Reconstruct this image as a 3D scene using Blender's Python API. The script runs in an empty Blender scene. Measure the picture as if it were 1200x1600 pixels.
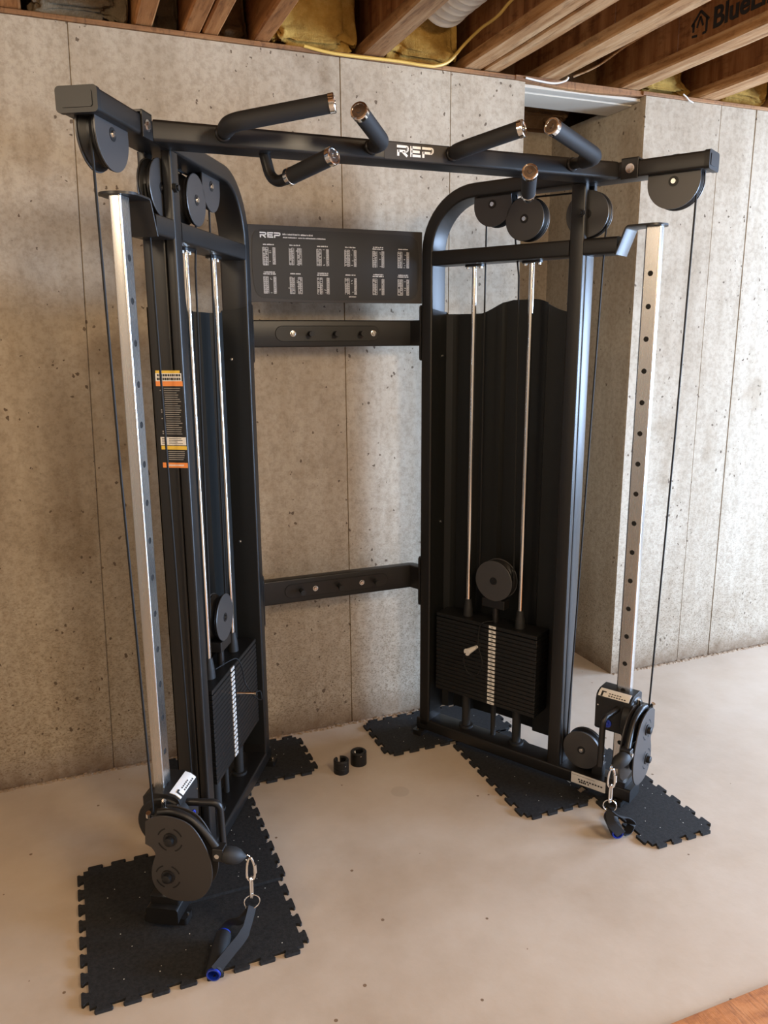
import bpy, bmesh, math, random
from mathutils import Vector, Matrix, noise
random.seed(7)
S = bpy.context.scene
COL = S.collection
PI = math.pi

# ------------------------------------------------------------------ camera
def make_camera():
    yaw, pitch, roll, f = 0.3807, -0.2198, -0.0054, 1232.12
    fw = Vector((math.sin(yaw)*math.cos(pitch), math.cos(yaw)*math.cos(pitch), math.sin(pitch)))
    rt = Vector((math.cos(yaw), -math.sin(yaw), 0))
    up = rt.cross(fw)
    r2 = rt*math.cos(roll)+up*math.sin(roll)
    u2 = -rt*math.sin(roll)+up*math.cos(roll)
    cam = bpy.data.objects.new('camera', bpy.data.cameras.new('camera'))
    COL.objects.link(cam)
    M = Matrix.Identity(4)
    for i, a in enumerate((r2, u2, -fw)):
        for j in range(3):
            M[j][i] = a[j]
    M[0][3], M[1][3], M[2][3] = -0.9214, -2.7422, 1.6052
    cam.matrix_world = M
    cam.data.sensor_fit = 'HORIZONTAL'
    cam.data.sensor_width = 36
    cam.data.lens = 36*f/1200
    cam.data.clip_start = 0.05
    S.camera = cam
make_camera()

# ------------------------------------------------------------------ world, light, exposure
w = bpy.data.worlds.new('world'); S.world = w; w.use_nodes = True
bg = w.node_tree.nodes['Background']
bg.inputs[0].default_value = (0.55, 0.72, 1.0, 1); bg.inputs[1].default_value = 1.0
S.view_settings.view_transform = 'Standard'
S.view_settings.look = 'None'
S.view_settings.exposure = 0.75
S.view_settings.gamma = 1.0
S.view_settings.use_curve_mapping = False

def point_light(name, loc, power, color, size):
    d = bpy.data.lights.new(name, 'POINT'); d.energy = power; d.color = color; d.shadow_soft_size = size
    o = bpy.data.objects.new(name, d); o.location = loc; COL.objects.link(o); return o
def area_light(name, loc, target, power, color, sx, sy):
    d = bpy.data.lights.new(name, 'AREA'); d.shape = 'RECTANGLE'; d.energy = power; d.color = color
    d.size = sx; d.size_y = sy
    o = bpy.data.objects.new(name, d); o.location = loc
    o.rotation_euler = (Vector(target)-Vector(loc)).to_track_quat('-Z', 'Z').to_euler()
    COL.objects.link(o); return o
WARM = (1.0, 0.80, 0.55)  # warm ceiling bulbs, with extra ones added as fill
point_light('bulb_or_fill_light', (0.35, -2.9, 2.42), 62, WARM, 0.22)
point_light('bulb_or_fill_light', (-2.3, -1.9, 2.42), 34, WARM, 0.22)
point_light('bulb_or_fill_light', (2.6, -2.2, 2.42), 18, WARM, 0.22)
point_light('bulb_or_fill_light', (-1.2, -4.6, 2.42), 66, WARM, 0.22)
area_light('patio_door_daylight', (4.52, -3.15, 1.05), (0.2, 0.0, 0.8), 310, (0.48, 0.685, 1.0), 1.5, 1.9)
area_light('window_daylight', (4.52, -0.75, 1.35), (0.0, -0.9, 1.0), 105, (0.52, 0.70, 1.0), 1.1, 1.3)

# ------------------------------------------------------------------ mesh helpers
class MB:
    def __init__(s): s.v = []; s.f = []
    def add(s, vs, fs):
        b = len(s.v); s.v += [tuple(p) for p in vs]; s.f += [tuple(b+i for i in f) for f in fs]; return s
    def box(s, a, b):
        x0, x1 = sorted((a[0], b[0])); y0, y1 = sorted((a[1], b[1])); z0, z1 = sorted((a[2], b[2]))
        return s.add([(x0,y0,z0),(x1,y0,z0),(x1,y1,z0),(x0,y1,z0),(x0,y0,z1),(x1,y0,z1),(x1,y1,z1),(x0,y1,z1)],
                     [(3,2,1,0),(4,5,6,7),(0,1,5,4),(1,2,6,5),(2,3,7,6),(3,0,4,7)])
    def prism(s, poly, axis, lo, hi):
        # poly points lie in the two axes other than `axis` (in x,y,z order)
        def P(p, h):
            q = [0, 0, 0]; o = [i for i in range(3) if i != axis]
            q[o[0]], q[o[1]], q[axis] = p[0], p[1], h; return q
        n = len(poly)
        return s.add([P(p, lo) for p in poly]+[P(p, hi) for p in poly],
                     [tuple(range(n))[::-1], tuple(range(n, 2*n))]+[(i, (i+1) % n, n+(i+1) % n, n+i) for i in range(n)])
    def cyl(s, p0, p1, r0, r1=None, seg=20, cap=True):
        r1 = r0 if r1 is None else r1
        p0, p1 = Vector(p0), Vector(p1); t = (p1-p0).normalized()
        u = t.orthogonal().normalized(); v = t.cross(u)
        vs = [p+(u*math.cos(2*PI*i/seg)+v*math.sin(2*PI*i/seg))*r for p, r in ((p0, r0), (p1, r1)) for i in range(seg)]
        fs = [(i, (i+1) % seg, seg+(i+1) % seg, seg+i) for i in range(seg)]
        if cap: fs += [tuple(range(seg))[::-1], tuple(range(seg, 2*seg))]
        return s.add(vs, fs)
    def lathe(s, c, axis, prof, seg=28, close=False):
        # prof: (distance along axis, radius)
        c = Vector(c); t = Vector(axis).normalized(); u = t.orthogonal().normalized(); v = t.cross(u)
        vs = []; fs = []
        for h, r in prof:
            for i in range(seg):
                a = 2*PI*i/seg; vs.append(c+t*h+(u*math.cos(a)+v*math.sin(a))*max(r, 1e-5))
        m = len(prof)
        for k in range(m if close else m-1):
            for i in range(seg):
                j = (i+1) % seg; k2 = (k+1) % m
                fs.append((k*seg+i, k*seg+j, k2*seg+j, k2*seg+i))
        if not close:
            fs += [tuple(range(seg))[::-1], tuple(range((m-1)*seg, m*seg))]
        return s.add(vs, fs)
    def tube(s, pts, r, seg=14, closed=False, cap=True):
        pts = [Vector(p) for p in pts]; n = len(pts)
        rs = r if isinstance(r, (list, tuple)) else [r]*n
        T = []
        for i in range(n):
            if closed: d = pts[(i+1) % n]-pts[i-1]
            else: d = pts[min(i+1, n-1)]-pts[max(i-1, 0)]
            T.append(d.normalized())
        u = T[0].orthogonal().normalized(); vs = []
        for i in range(n):
            u = (u-T[i]*u.dot(T[i])).normalized(); v = T[i].cross(u)
            vs += [pts[i]+(u*math.cos(2*PI*k/seg)+v*math.sin(2*PI*k/seg))*rs[i] for k in range(seg)]
        fs = []
        for i in range(n if closed else n-1):
            j = (i+1) % n
            fs += [(i*seg+k, i*seg+(k+1) % seg, j*seg+(k+1) % seg, j*seg+k) for k in range(seg)]
        if cap and not closed: fs += [tuple(range(seg))[::-1], tuple(range((n-1)*seg, n*seg))]
        return s.add(vs, fs)
    def sweep(s, pts, B, prof, cap=True):
        # prof (a,b): a along the fixed direction B, b along B x T
        pts = [Vector(p) for p in pts]; B = Vector(B).normalized(); n = len(pts); m = len(prof); vs = []
        for i in range(n):
            d0 = (pts[i]-pts[i-1]).normalized() if i else (pts[1]-pts[0]).normalized()
            d1 = (pts[i+1]-pts[i]).normalized() if i < n-1 else d0
            t = (d0+d1).normalized(); N = B.cross(t).normalized(); k = 1/max(0.3, t.dot(d1))
            vs += [pts[i]+B*a+N*(b*k) for a, b in prof]
        fs = []
        for i in range(n-1):
            fs += [(i*m+k, i*m+(k+1) % m, (i+1)*m+(k+1) % m, (i+1)*m+k) for k in range(m)]
        if cap: fs += [tuple(range(m))[::-1], tuple(range((n-1)*m, n*m))]
        return s.add(vs, fs)

def rrect(wd, ht, r=0.006, seg=3):
    out = []
    for cx, cy, a0 in ((wd/2-r, ht/2-r, 0), (-wd/2+r, ht/2-r, 90), (-wd/2+r, -ht/2+r, 180), (wd/2-r, -ht/2+r, 270)):
        for i in range(seg+1):
            a = math.radians(a0+90*i/seg); out.append((cx+r*math.cos(a), cy+r*math.sin(a)))
    return out
def rpoly(x0, y0, x1, y1, r, seg=4):
    return [((x0+x1)/2+a, (y0+y1)/2+b) for a, b in rrect(x1-x0, y1-y0, r, seg)]
def fillet(pts, R, seg=8):
    pts = [Vector(p) for p in pts]; out = [pts[0]]
    for i in range(1, len(pts)-1):
        a, b, c = pts[i-1], pts[i], pts[i+1]
        r = R[i-1] if isinstance(R, (list, tuple)) else R
        d0 = (a-b).normalized(); d1 = (c-b).normalized(); ang = d0.angle(d1)
        t = r/math.tan(ang/2); t = min(t, (a-b).length*.49, (c-b).length*.49); r = t*math.tan(ang/2)
        p0 = b+d0*t; cen = b+(d0+d1).normalized()*(r/math.sin(ang/2)); v0 = p0-cen; v1 = (b+d1*t)-cen
        full = v0.angle(v1); axis = v0.cross(v1).normalized()
        for k in range(seg+1):
            out.append(cen+Matrix.Rotation(full*k/seg, 3, axis) @ v0)
    out.append(pts[-1]); return out
def catmull(pts, seg=5, closed=False):
    P = [Vector(p) for p in pts]; n = len(P); out = []
    for i in range(n if closed else n-1):
        g = (lambda k: P[k % n]) if closed else (lambda k: P[max(0, min(n-1, k))])
        a, b, c, d = g(i-1), g(i), g(i+1), g(i+2)
        for k in range(seg):
            t = k/seg
            out.append(0.5*((2*b)+(c-a)*t+(2*a-5*b+4*c-d)*t*t+(3*b-a-3*c+d)*t**3))
    if not closed: out.append(P[-1])
    return out

BASE = {}
def link(o, parent=None, base=(0, 0, 0)):
    COL.objects.link(o)
    if parent is not None: o.parent = parent
    BASE[o.name] = Vector(base)
    return o
def tag(o, label=None, cat=None, group=None, kind=None):
    if label: o['label'] = label
    if cat: o['category'] = cat
    if group: o['group'] = group
    if kind: o['kind'] = kind
    return o
def thing(name, loc, label, cat, group=None):
    o = bpy.data.objects.new(name, None); o.empty_display_size = .1; o.location = loc
    link(o, None, loc); return tag(o, label, cat, group)
def mesh(name, mb, mat, base=(0, 0, 0), xf=None, angle=32, smooth=True):
    me = bpy.data.meshes.new(name); b = Vector(base)
    vs = [(Vector(xf(*p)) if xf else Vector(p))-b for p in mb.v]
    me.from_pydata(vs, [], mb.f)
    bm = bmesh.new(); bm.from_mesh(me)
    bmesh.ops.recalc_face_normals(bm, faces=bm.faces)
    big = [f for f in bm.faces if len(f.verts) > 8]
    if big: bmesh.ops.triangulate(bm, faces=big)
    bm.to_mesh(me); bm.free()
    me.materials.append(mat)
    if smooth:
        me.polygons.foreach_set('use_smooth', [True]*len(me.polygons))
        me.set_sharp_from_angle(angle=math.radians(angle))
    me.update()
    return me
def part(name, mb, mat, parent=None, xf=None, origin=None, angle=32, smooth=True, bevel=0, label=None):
    """link one mesh object. With a parent its origin is the parent's; top-level ones get `origin`."""
    base = BASE[parent.name] if parent is not None else Vector(origin or (0, 0, 0))
    o = bpy.data.objects.new(name, mesh(name, mb, mat, base, xf, angle, smooth))
    if parent is None: o.location = base
    link(o, parent, base)
    if bevel:
        md = o.modifiers.new('bevel', 'BEVEL'); md.width = bevel; md.segments = 2; md.limit_method = 'ANGLE'
        md.harden_normals = True
    if label: o['label'] = label
    return o

# ------------------------------------------------------------------ materials
def mat(name, col, rough=.5, metal=0., spec=.5, bump=None, build=None):
    m = bpy.data.materials.new(name); m.use_nodes = True
    nt = m.node_tree; b = nt.nodes['Principled BSDF']
    b.inputs['Base Color'].default_value = (*col, 1); b.inputs['Roughness'].default_value = rough
    b.inputs['Metallic'].default_value = metal; b.inputs['Specular IOR Level'].default_value = spec
    tc = nt.nodes.new('ShaderNodeTexCoord')
    if bump:
        n = nt.nodes.new('ShaderNodeTexNoise'); n.inputs['Scale'].default_value = bump[0]; n.inputs['Detail'].default_value = 4
        nt.links.new(tc.outputs['Object'], n.inputs['Vector'])
        bp = nt.nodes.new('ShaderNodeBump'); bp.inputs['Strength'].default_value = bump[1]; bp.inputs['Distance'].default_value = bump[2]
        nt.links.new(n.outputs['Fac'], bp.inputs['Height']); nt.links.new(bp.outputs['Normal'], b.inputs['Normal'])
    if build: build(nt, b, tc)
    return m
def N(nt, t, **k):
    n = nt.nodes.new(t)
    for a, v in k.items(): setattr(n, a, v)
    return n
def tex_noise(nt, vec, scale, detail=4, rough=.5):
    n = N(nt, 'ShaderNodeTexNoise'); n.inputs['Scale'].default_value = scale; n.inputs['Detail'].default_value = detail
    n.inputs['Roughness'].default_value = rough; nt.links.new(vec, n.inputs['Vector']); return n.outputs['Fac']
def ramp(nt, fac, stops):
    r = N(nt, 'ShaderNodeValToRGB'); e = r.color_ramp.elements
    while len(e) < len(stops): e.new(.5)
    for el, (p, c) in zip(e, stops):
        el.position = p; el.color = (*c, 1) if len(c) == 3 else c
    nt.links.new(fac, r.inputs[0]); return r.outputs[0]
def mix(nt, a, b, fac, mode='MIX'):
    m = N(nt, 'ShaderNodeMix', data_type='RGBA', blend_type=mode)
    for s, v in (('A', a), ('B', b)):
        if isinstance(v, (tuple, list)): m.inputs[6 if s == 'A' else 7].default_value = (*v, 1)
        else: nt.links.new(v, m.inputs[6 if s == 'A' else 7])
    if isinstance(fac, float): m.inputs[0].default_value = fac
    else: nt.links.new(fac, m.inputs[0])
    return m.outputs[2]
def mapping(nt, vec, scale):
    mp = N(nt, 'ShaderNodeMapping'); mp.inputs['Scale'].default_value = scale
    nt.links.new(vec, mp.inputs['Vector']); return mp.outputs[0]

def b_concrete(nt, b, tc):
    g = tc.outputs['Object']
    big = tex_noise(nt, mapping(nt, g, (1.1, 1.1, .6)), 1.4, 5, .6)
    c = ramp(nt, big, [(.33, (.335, .270, .196)), (.48, (.43, .361, .275)), (.64, (.49, .425, .336))])
    fine = tex_noise(nt, g, 55, 6, .7)
    c = mix(nt, c, ramp(nt, fine, [(.34, (.62, .59, .55)), (.56, (1, 1, 1))]), .6, 'MULTIPLY')
    # streaky board grain
    st = tex_noise(nt, mapping(nt, g, (6, 6, .8)), 3.0, 4, .6)
    c = mix(nt, c, ramp(nt, st, [(.36, (.84, .81, .77)), (.58, (1, 1, 1))]), .6, 'MULTIPLY')
    # rougher, stained foot of the wall
    sep = N(nt, 'ShaderNodeSeparateXYZ'); nt.links.new(g, sep.inputs[0])
    low = N(nt, 'ShaderNodeMapRange'); low.inputs[1].default_value = 1.3; low.inputs[2].default_value = 0.1
    nt.links.new(sep.outputs[2], low.inputs[0])
    sp = tex_noise(nt, mapping(nt, g, (1, 1, 1.6)), 120, 5, .8)
    spc = ramp(nt, sp, [(.40, (.52, .47, .41)), (.50, (1, 1, 1))])
    c = mix(nt, c, mix(nt, c, spc, 1.0, 'MULTIPLY'), low.outputs[0])
    foot = N(nt, 'ShaderNodeMapRange'); foot.inputs[1].default_value = .13; foot.inputs[2].default_value = 0.0
    nt.links.new(sep.outputs[2], foot.inputs[0])
    fn = tex_noise(nt, g, 14, 4, .7)
    mu0 = N(nt, 'ShaderNodeMath', operation='MULTIPLY'); nt.links.new(foot.outputs[0], mu0.inputs[0]); nt.links.new(fn, mu0.inputs[1])
    mu = N(nt, 'ShaderNodeMath', operation='MULTIPLY', use_clamp=True); nt.links.new(mu0.outputs[0], mu.inputs[0]); mu.inputs[1].default_value = 1.7
    c = mix(nt, c, (.17, .11, .065), mu.outputs[0])
    # damp blotches with soft outlines
    bl = tex_noise(nt, mapping(nt, g, (1.3, 1, 1)), 3.1, 3, .5)
    c = mix(nt, c, ramp(nt, bl, [(.60, (1, 1, 1)), (.70, (.80, .76, .71))]), .9, 'MULTIPLY')
    # air-bubble pits
    nz = N(nt, 'ShaderNodeTexNoise'); nz.inputs['Scale'].default_value = 55; nz.inputs['Detail'].default_value = 3; nt.links.new(g, nz.inputs['Vector'])
    vm = N(nt, 'ShaderNodeVectorMath', operation='MULTIPLY_ADD'); nt.links.new(nz.outputs['Color'], vm.inputs[0]); vm.inputs[1].default_value = (.022, .022, .022); nt.links.new(g, vm.inputs[2])
    vo = N(nt, 'ShaderNodeTexVoronoi'); vo.inputs['Scale'].default_value = 34; nt.links.new(mapping(nt, vm.outputs[0], (1, 1, .75)), vo.inputs['Vector'])
    pn = tex_noise(nt, g, 9, 2)
    thr = N(nt, 'ShaderNodeMapRange'); thr.inputs[1].default_value = .42; thr.inputs[2].default_value = .66
    thr.inputs[3].default_value = 0; thr.inputs[4].default_value = .19; nt.links.new(pn, thr.inputs[0])
    ls = N(nt, 'ShaderNodeMath', operation='LESS_THAN'); nt.links.new(vo.outputs['Distance'], ls.inputs[0]); nt.links.new(thr.outputs[0], ls.inputs[1])
    c = mix(nt, c, (.13, .095, .065), ls.outputs[0])
    nt.links.new(c, b.inputs['Base Color'])
    bp = N(nt, 'ShaderNodeBump'); bp.inputs['Strength'].default_value = .35; bp.inputs['Distance'].default_value = .004
    ad = N(nt, 'ShaderNodeMath', operation='SUBTRACT'); nt.links.new(fine, ad.inputs[0]); nt.links.new(ls.outputs[0], ad.inputs[1])
    nt.links.new(ad.outputs[0], bp.inputs['Height']); nt.links.new(bp.outputs[0], b.inputs['Normal'])
def b_floor(nt, b, tc):
    g = tc.outputs['Object']
    c = ramp(nt, tex_noise(nt, g, 1.6, 5, .6), [(.32, (.46, .365, .275)), (.5, (.53, .435, .34)), (.7, (.575, .485, .39))])
    c = mix(nt, c, ramp(nt, tex_noise(nt, g, 9, 5, .65), [(.3, (.92, .89, .85)), (.6, (1, 1, 1))]), .6, 'MULTIPLY')
    vo = N(nt, 'ShaderNodeTexVoronoi'); vo.inputs['Scale'].default_value = 9; nt.links.new(g, vo.inputs['Vector'])
    ls = N(nt, 'ShaderNodeMath', operation='LESS_THAN'); nt.links.new(vo.outputs['Distance'], ls.inputs[0]); ls.inputs[1].default_value = .045
    c = mix(nt, c, (.20, .13, .08), ls.outputs[0])
    # round stain on the slab, a mark of its own
    vd = N(nt, 'ShaderNodeVectorMath', operation='DISTANCE'); nt.links.new(g, vd.inputs[0]); vd.inputs[1].default_value = (.077, -.388, 0)
    mr = N(nt, 'ShaderNodeMapRange'); mr.inputs[1].default_value = .036; mr.inputs[2].default_value = .030; nt.links.new(vd.outputs['Value'], mr.inputs[0])
    m2 = N(nt, 'ShaderNodeMath', operation='MULTIPLY'); m2.inputs[1].default_value = .22; nt.links.new(mr.outputs[0], m2.inputs[0])
    c = mix(nt, c, (.22, .17, .12), m2.outputs[0])
    nt.links.new(c, b.inputs['Base Color'])
    r = ramp(nt, tex_noise(nt, g, 4, 3), [(.3, (.42,)*3), (.7, (.62,)*3)]); nt.links.new(r, b.inputs['Roughness'])
    bp = N(nt, 'ShaderNodeBump'); bp.inputs['Strength'].default_value = .15; bp.inputs['Distance'].default_value = .003
    nt.links.new(tex_noise(nt, g, 40, 5), bp.inputs['Height']); nt.links.new(bp.outputs[0], b.inputs['Normal'])
def b_wood(c0, c1, c2, stretch=(14, .9, 14)):
    def f(nt, b, tc):
        g = mapping(nt, tc.outputs['Object'], stretch)
        n = tex_noise(nt, g, 2.2, 7, .65)
        c = ramp(nt, n, [(.33, c0), (.5, c1), (.66, c2)])
        n2 = tex_noise(nt, mapping(nt, tc.outputs['Object'], (30, 4, 12)), 2.5, 5, .7)
        c = mix(nt, c, ramp(nt, n2, [(.34, (.45, .38, .32)), (.48, (1, 1, 1))]), .7, 'MULTIPLY')
        nt.links.new(c, b.inputs['Base Color'])
        bp = N(nt, 'ShaderNodeBump'); bp.inputs['Strength'].default_value = .4; bp.inputs['Distance'].default_value = .003
        nt.links.new(n2, bp.inputs['Height']); nt.links.new(bp.outputs[0], b.inputs['Normal'])
    return f
def b_insul(c0, c1, c2):
    def f(nt, b, tc):
        n = tex_noise(nt, tc.outputs['Object'], 7, 7, .65)
        nt.links.new(ramp(nt, n, [(.3, c0), (.5, c1), (.7, c2)]), b.inputs['Base Color'])
        bp = N(nt, 'ShaderNodeBump'); bp.inputs['Strength'].default_value = .7; bp.inputs['Distance'].default_value = .02
        nt.links.new(tex_noise(nt, tc.outputs['Object'], 22, 6, .7), bp.inputs['Height']); nt.links.new(bp.outputs[0], b.inputs['Normal'])
    return f
def b_tile(nt, b, tc):
    g = tc.outputs['Object']
    c = ramp(nt, tex_noise(nt, g, 90, 4, .7), [(.3, (.010, .010, .010)), (.7, (.026, .026, .027))])
    vo = N(nt, 'ShaderNodeTexVoronoi'); vo.inputs['Scale'].default_value = 44; nt.links.new(g, vo.inputs['Vector'])
    ls = N(nt, 'ShaderNodeMath', operation='LESS_THAN'); nt.links.new(vo.outputs['Distance'], ls.inputs[0]); ls.inputs[1].default_value = .075
    sep = N(nt, 'ShaderNodeSeparateColor'); nt.links.new(vo.outputs['Color'], sep.inputs[0])
    gt = N(nt, 'ShaderNodeMath', operation='GREATER_THAN'); nt.links.new(sep.outputs[0], gt.inputs[0]); gt.inputs[1].default_value = .55
    mu = N(nt, 'ShaderNodeMath', operation='MULTIPLY'); nt.links.new(ls.outputs[0], mu.inputs[0]); nt.links.new(gt.outputs[0], mu.inputs[1])
    c = mix(nt, c, (.62, .60, .55), mu.outputs[0]); nt.links.new(c, b.inputs['Base Color'])
    bp = N(nt, 'ShaderNodeBump'); bp.inputs['Strength'].default_value = .5; bp.inputs['Distance'].default_value = .002
    nt.links.new(tex_noise(nt, g, 260, 3, .7), bp.inputs['Height']); nt.links.new(bp.outputs[0], b.inputs['Normal'])
def b_brushed(nt, b, tc):
    g = mapping(nt, tc.outputs['Object'], (40, 40, 1.2))
    n = tex_noise(nt, g, 6, 4, .6)
    nt.links.new(ramp(nt, n, [(.3, (.26,)*3), (.7, (.28,)*3)]), b.inputs['Roughness'])
    nt.links.new(ramp(nt, tex_noise(nt, mapping(nt, tc.outputs['Object'], (9, 9, 2)), 3, 5), [(.3, (.54, .525, .50)), (.7, (.57, .555, .535))]), b.inputs['Base Color'])

M_STEEL = mat('black_powder_coated_steel', (.010, .0092, .0088), .38, 0, .45, bump=(420, .12, .0006))
M_GLOSS = mat('black_painted_plate', (.034, .030, .028), .42, 0, .5)
M_GREY = mat('dark_grey_pulley_cover', (.046, .044, .044), .36, 0, .5)
M_PLATE = mat('black_cast_weight_plate', (.008, .008, .008), .42, 0, .4, bump=(300, .2, .0006))
M_PLAST = mat('black_plastic', (.008, .0075, .0075), .45, 0, .4)
M_RUB = mat('black_rubber', (.012, .012, .012), .62)
M_FOAM = mat('black_foam_grip', (.008, .008, .009), .70, bump=(500, .35, .0006))
M_SHROUD = mat('black_sheet_steel', (.006, .0065, .006), .5, 0, .35, bump=(90, .05, .002))
M_CHROME = mat('polished_chrome', (.82, .80, .77), .12, 1)
M_DKMET = mat('reflection_dark_chrome', (.30, .285, .27), .22, 1)  # dark reflection on chrome put into the plug face colour
M_BOLT = mat('zinc_bolt', (.66, .64, .60), .25, 1)
M_BRUSH = mat('brushed_steel', (.62, .60, .57), .3, 1, build=b_brushed)
M_DARK = mat('painted_shade_black', (.004, .004, .004), .8)  # near-black that stands for shade in holes, slots and gaps
M_CABLE = mat('black_coated_cable', (.006, .006, .006), .6, 0, .3)
M_CONC = mat('poured_concrete_wall', (.4, .36, .3), .88, 0, .25, build=b_concrete)
M_FLOOR = mat('concrete_floor', (.5, .42, .33), .5, 0, .35, build=b_floor)
M_TILE = mat('recycled_rubber', (.015, .015, .015), .8, 0, .3, build=b_tile)
M_WOOD = mat('joist_wood', (.3, .18, .09), .7, 0, .3, build=b_wood((.15, .062, .020), (.26, .125, .048), (.36, .20, .09)))
M_WOODL = mat('pale_joist_wood', (.5, .35, .2), .7, 0, .3, build=b_wood((.23, .10, .030), (.39, .205, .085), (.52, .33, .170)))
M_WOODR = mat('reddish_joist_wood', (.3, .14, .05), .7, 0, .3, build=b_wood((.20, .075, .020), (.36, .150, .045), (.46, .215, .075)))
M_WEBW = mat('reddish_strand_web', (.2, .09, .03), .75, 0, .3, build=b_wood((.19, .070, .022), (.32, .135, .048), (.42, .20, .078), (2.5, 9, 1.2)))
M_DECK = mat('subfloor_board', (.16, .08, .035), .8, build=b_wood((.10, .045, .018), (.15, .07, .03), (.2, .1, .045), (2, 2, 2)))
M_SILL = mat('sill_wood', (.4, .2, .07), .7, build=b_wood((.15, .065, .022), (.25, .115, .040), (.36, .19, .075), (.9, 14, 14)))
M_OSB = mat('orange_board', (.6, .26, .08), .6, build=b_wood((.30, .10, .02), (.47, .175, .042), (.53, .22, .068), (5, 12, 5)))
M_INY = mat('yellow_fibreglass', (.6, .42, .15), .9, 0, .2, build=b_insul((.24, .12, .022), (.46, .265, .060), (.64, .42, .14)))
M_ING = mat('dusty_fibreglass', (.3, .25, .18), .9, 0, .2, build=b_insul((.12, .085, .05), (.24, .18, .11), (.36, .285, .185)))
M_INB = mat('kraft_paper_facing', (.25, .13, .05), .8, 0, .3, build=b_insul((.09, .045, .018), (.17, .09, .035), (.26, .15, .07)))
M_DUCT = mat('white_duct_foil', (.62, .58, .53), .45, 0, .5)
M_LINT = mat('pale_header_board', (.50, .45, .375), .8, 0, .2, bump=(30, .2, .002))
M_NM = mat('yellow_cable_jacket', (.62, .40, .09), .5)
M_WHT = mat('white_plastic', (.72, .70, .66), .5)
M_PRINT = mat('white_print', (.88, .86, .82), .6)
M_PRINTG = mat('grey_print', (.30, .285, .27), .6)
M_PLAC = mat('placard_face', (.016, .0145, .014), .5, 0, .35)
M_PLACF = mat('placard_frame', (.030, .026, .0245), .5, 0, .35)
M_LABEL = mat('white_label_paper', (.72, .70, .66), .55)
M_INK = mat('black_ink', (.02, .02, .02), .6)
M_ORANGE = mat('orange_print', (.80, .26, .06), .5)
M_YEL = mat('yellow_print', (.75, .50, .06), .5)
M_BLUE = mat('blue_plastic', (.010, .035, .36), .3)
M_WEB = mat('black_nylon_webbing', (.009, .009, .0105), .75, bump=(700, .4, .0005))
M_GLASS = mat('window_frame_white', (.7, .7, .7), .4)

# ------------------------------------------------------------------ setting
def struct(name, mb, m, **k):
    o = part(name, mb, m, None, **k); o['kind'] = 'structure'; return o
WH = 2.57
FX0, FX1, FY0 = -3.3, 4.6, -6.2
floor = struct('floor', MB().box((FX0-.2, FY0-.2, -.1), (FX1+.2, 1.2, 0)), M_FLOOR, smooth=False)

def wall_with_panels(name, x0, x1, yf, yb, seams, z1=WH, tilt={}):
    base = struct(name, MB().box((x0, yf+.006, 0), (x1, yb, z1)), M_CONC, smooth=False)
    for i in range(len(seams)-1):
        a, b_ = seams[i], seams[i+1]
        dep = [0, .0012, -.0006, .0008][i % 4]; g = .0016
        ta = tilt.get(i, 0); tb = tilt.get(i+1, 0)
        mb = MB()
        mb.add([(a+g-ta, yf+dep, 0), (b_-g-tb, yf+dep, 0), (b_-g, yf+dep, z1), (a+g, yf+dep, z1),
                (a+g-ta, yf+.007, 0), (b_-g-tb, yf+.007, 0), (b_-g, yf+.007, z1), (a+g, yf+.007, z1)],
               [(0,1,2,3),(5,4,7,6),(0,4,5,1),(3,2,6,7),(0,3,7,4),(1,5,6,2)])
        p = part('wall_panel', mb, M_CONC, base, smooth=False, bevel=.0012)
    return base
wall_with_panels('wall_back', FX0, .85, .172, .45, [FX0, -2.62, -1.72, -.815, .085, .525, .85], tilt={3: .055, 4: -.008})
wall_with_panels('wall_right', 1.415, FX1, .155, .45, [1.415, 1.822, 2.022, 2.9, 3.8, FX1])
# niche behind the opening
mb = MB().box((1.415, .450, 0), (1.62, .84, WH)); wn = struct('wall_niche', mb, M_CONC, smooth=False)
mb = MB().box((.4, .84, 0), (1.62, .95, WH)); struct('wall_rear', mb, M_CONC, smooth=False)
mb = MB().box((.4, .45, 0), (.6, .84, WH)); struct('wall_inner', mb, M_CONC, smooth=False)
# rest of the room, behind the camera
struct('wall_left', MB().box((FX0-.2, FY0, 0), (FX0, .45, WH)), M_CONC, smooth=False)
struct('wall_front', MB().box((FX0-.2, FY0-.2, 0), (FX1+.2, FY0, 2.9)), M_CONC, smooth=False)
wf = MB().box((FX1, FY0, 0), (FX1+.2, -4.0, WH)).box((FX1, -2.3, 0), (FX1+.2, -1.35, WH)).box((FX1, -.15, 0), (FX1+.2, .45, WH)).box((FX1, -4.0, 2.08), (FX1+.2, -2.3, WH)).box((FX1, -1.35, 0), (FX1+.2, -.15, .68)).box((FX1, -1.35, 2.02), (FX1+.2, -.15, WH))
struct('wall_east', wf, M_CONC, smooth=False)
fr = MB()
for y0, y1, z0, z1 in ((-4.0, -3.92, 0, 2.08), (-2.38, -2.3, 0, 2.08), (-3.19, -3.11, 0, 2.08), (-4.0, -2.3, 2.0, 2.08), (-4.0, -2.3, 0, .07)):
    fr.box((FX1+.02, y0, z0), (FX1+.09, y1, z1))
door = struct('door_1', fr, M_GLASS, smooth=False)
fr = MB()
for y0, y1, z0, z1 in ((-1.35, -1.29, .68, 2.02), (-.21, -.15, .68, 2.02), (-1.35, -.15, 1.96, 2.02), (-1.35, -.15, .68, .74), (-1.35, -.15, 1.32, 1.37)):
    fr.box((FX1+.02, y0, z0), (FX1+.09, y1, z1))
struct('window_1', fr, M_GLASS, smooth=False)

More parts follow.
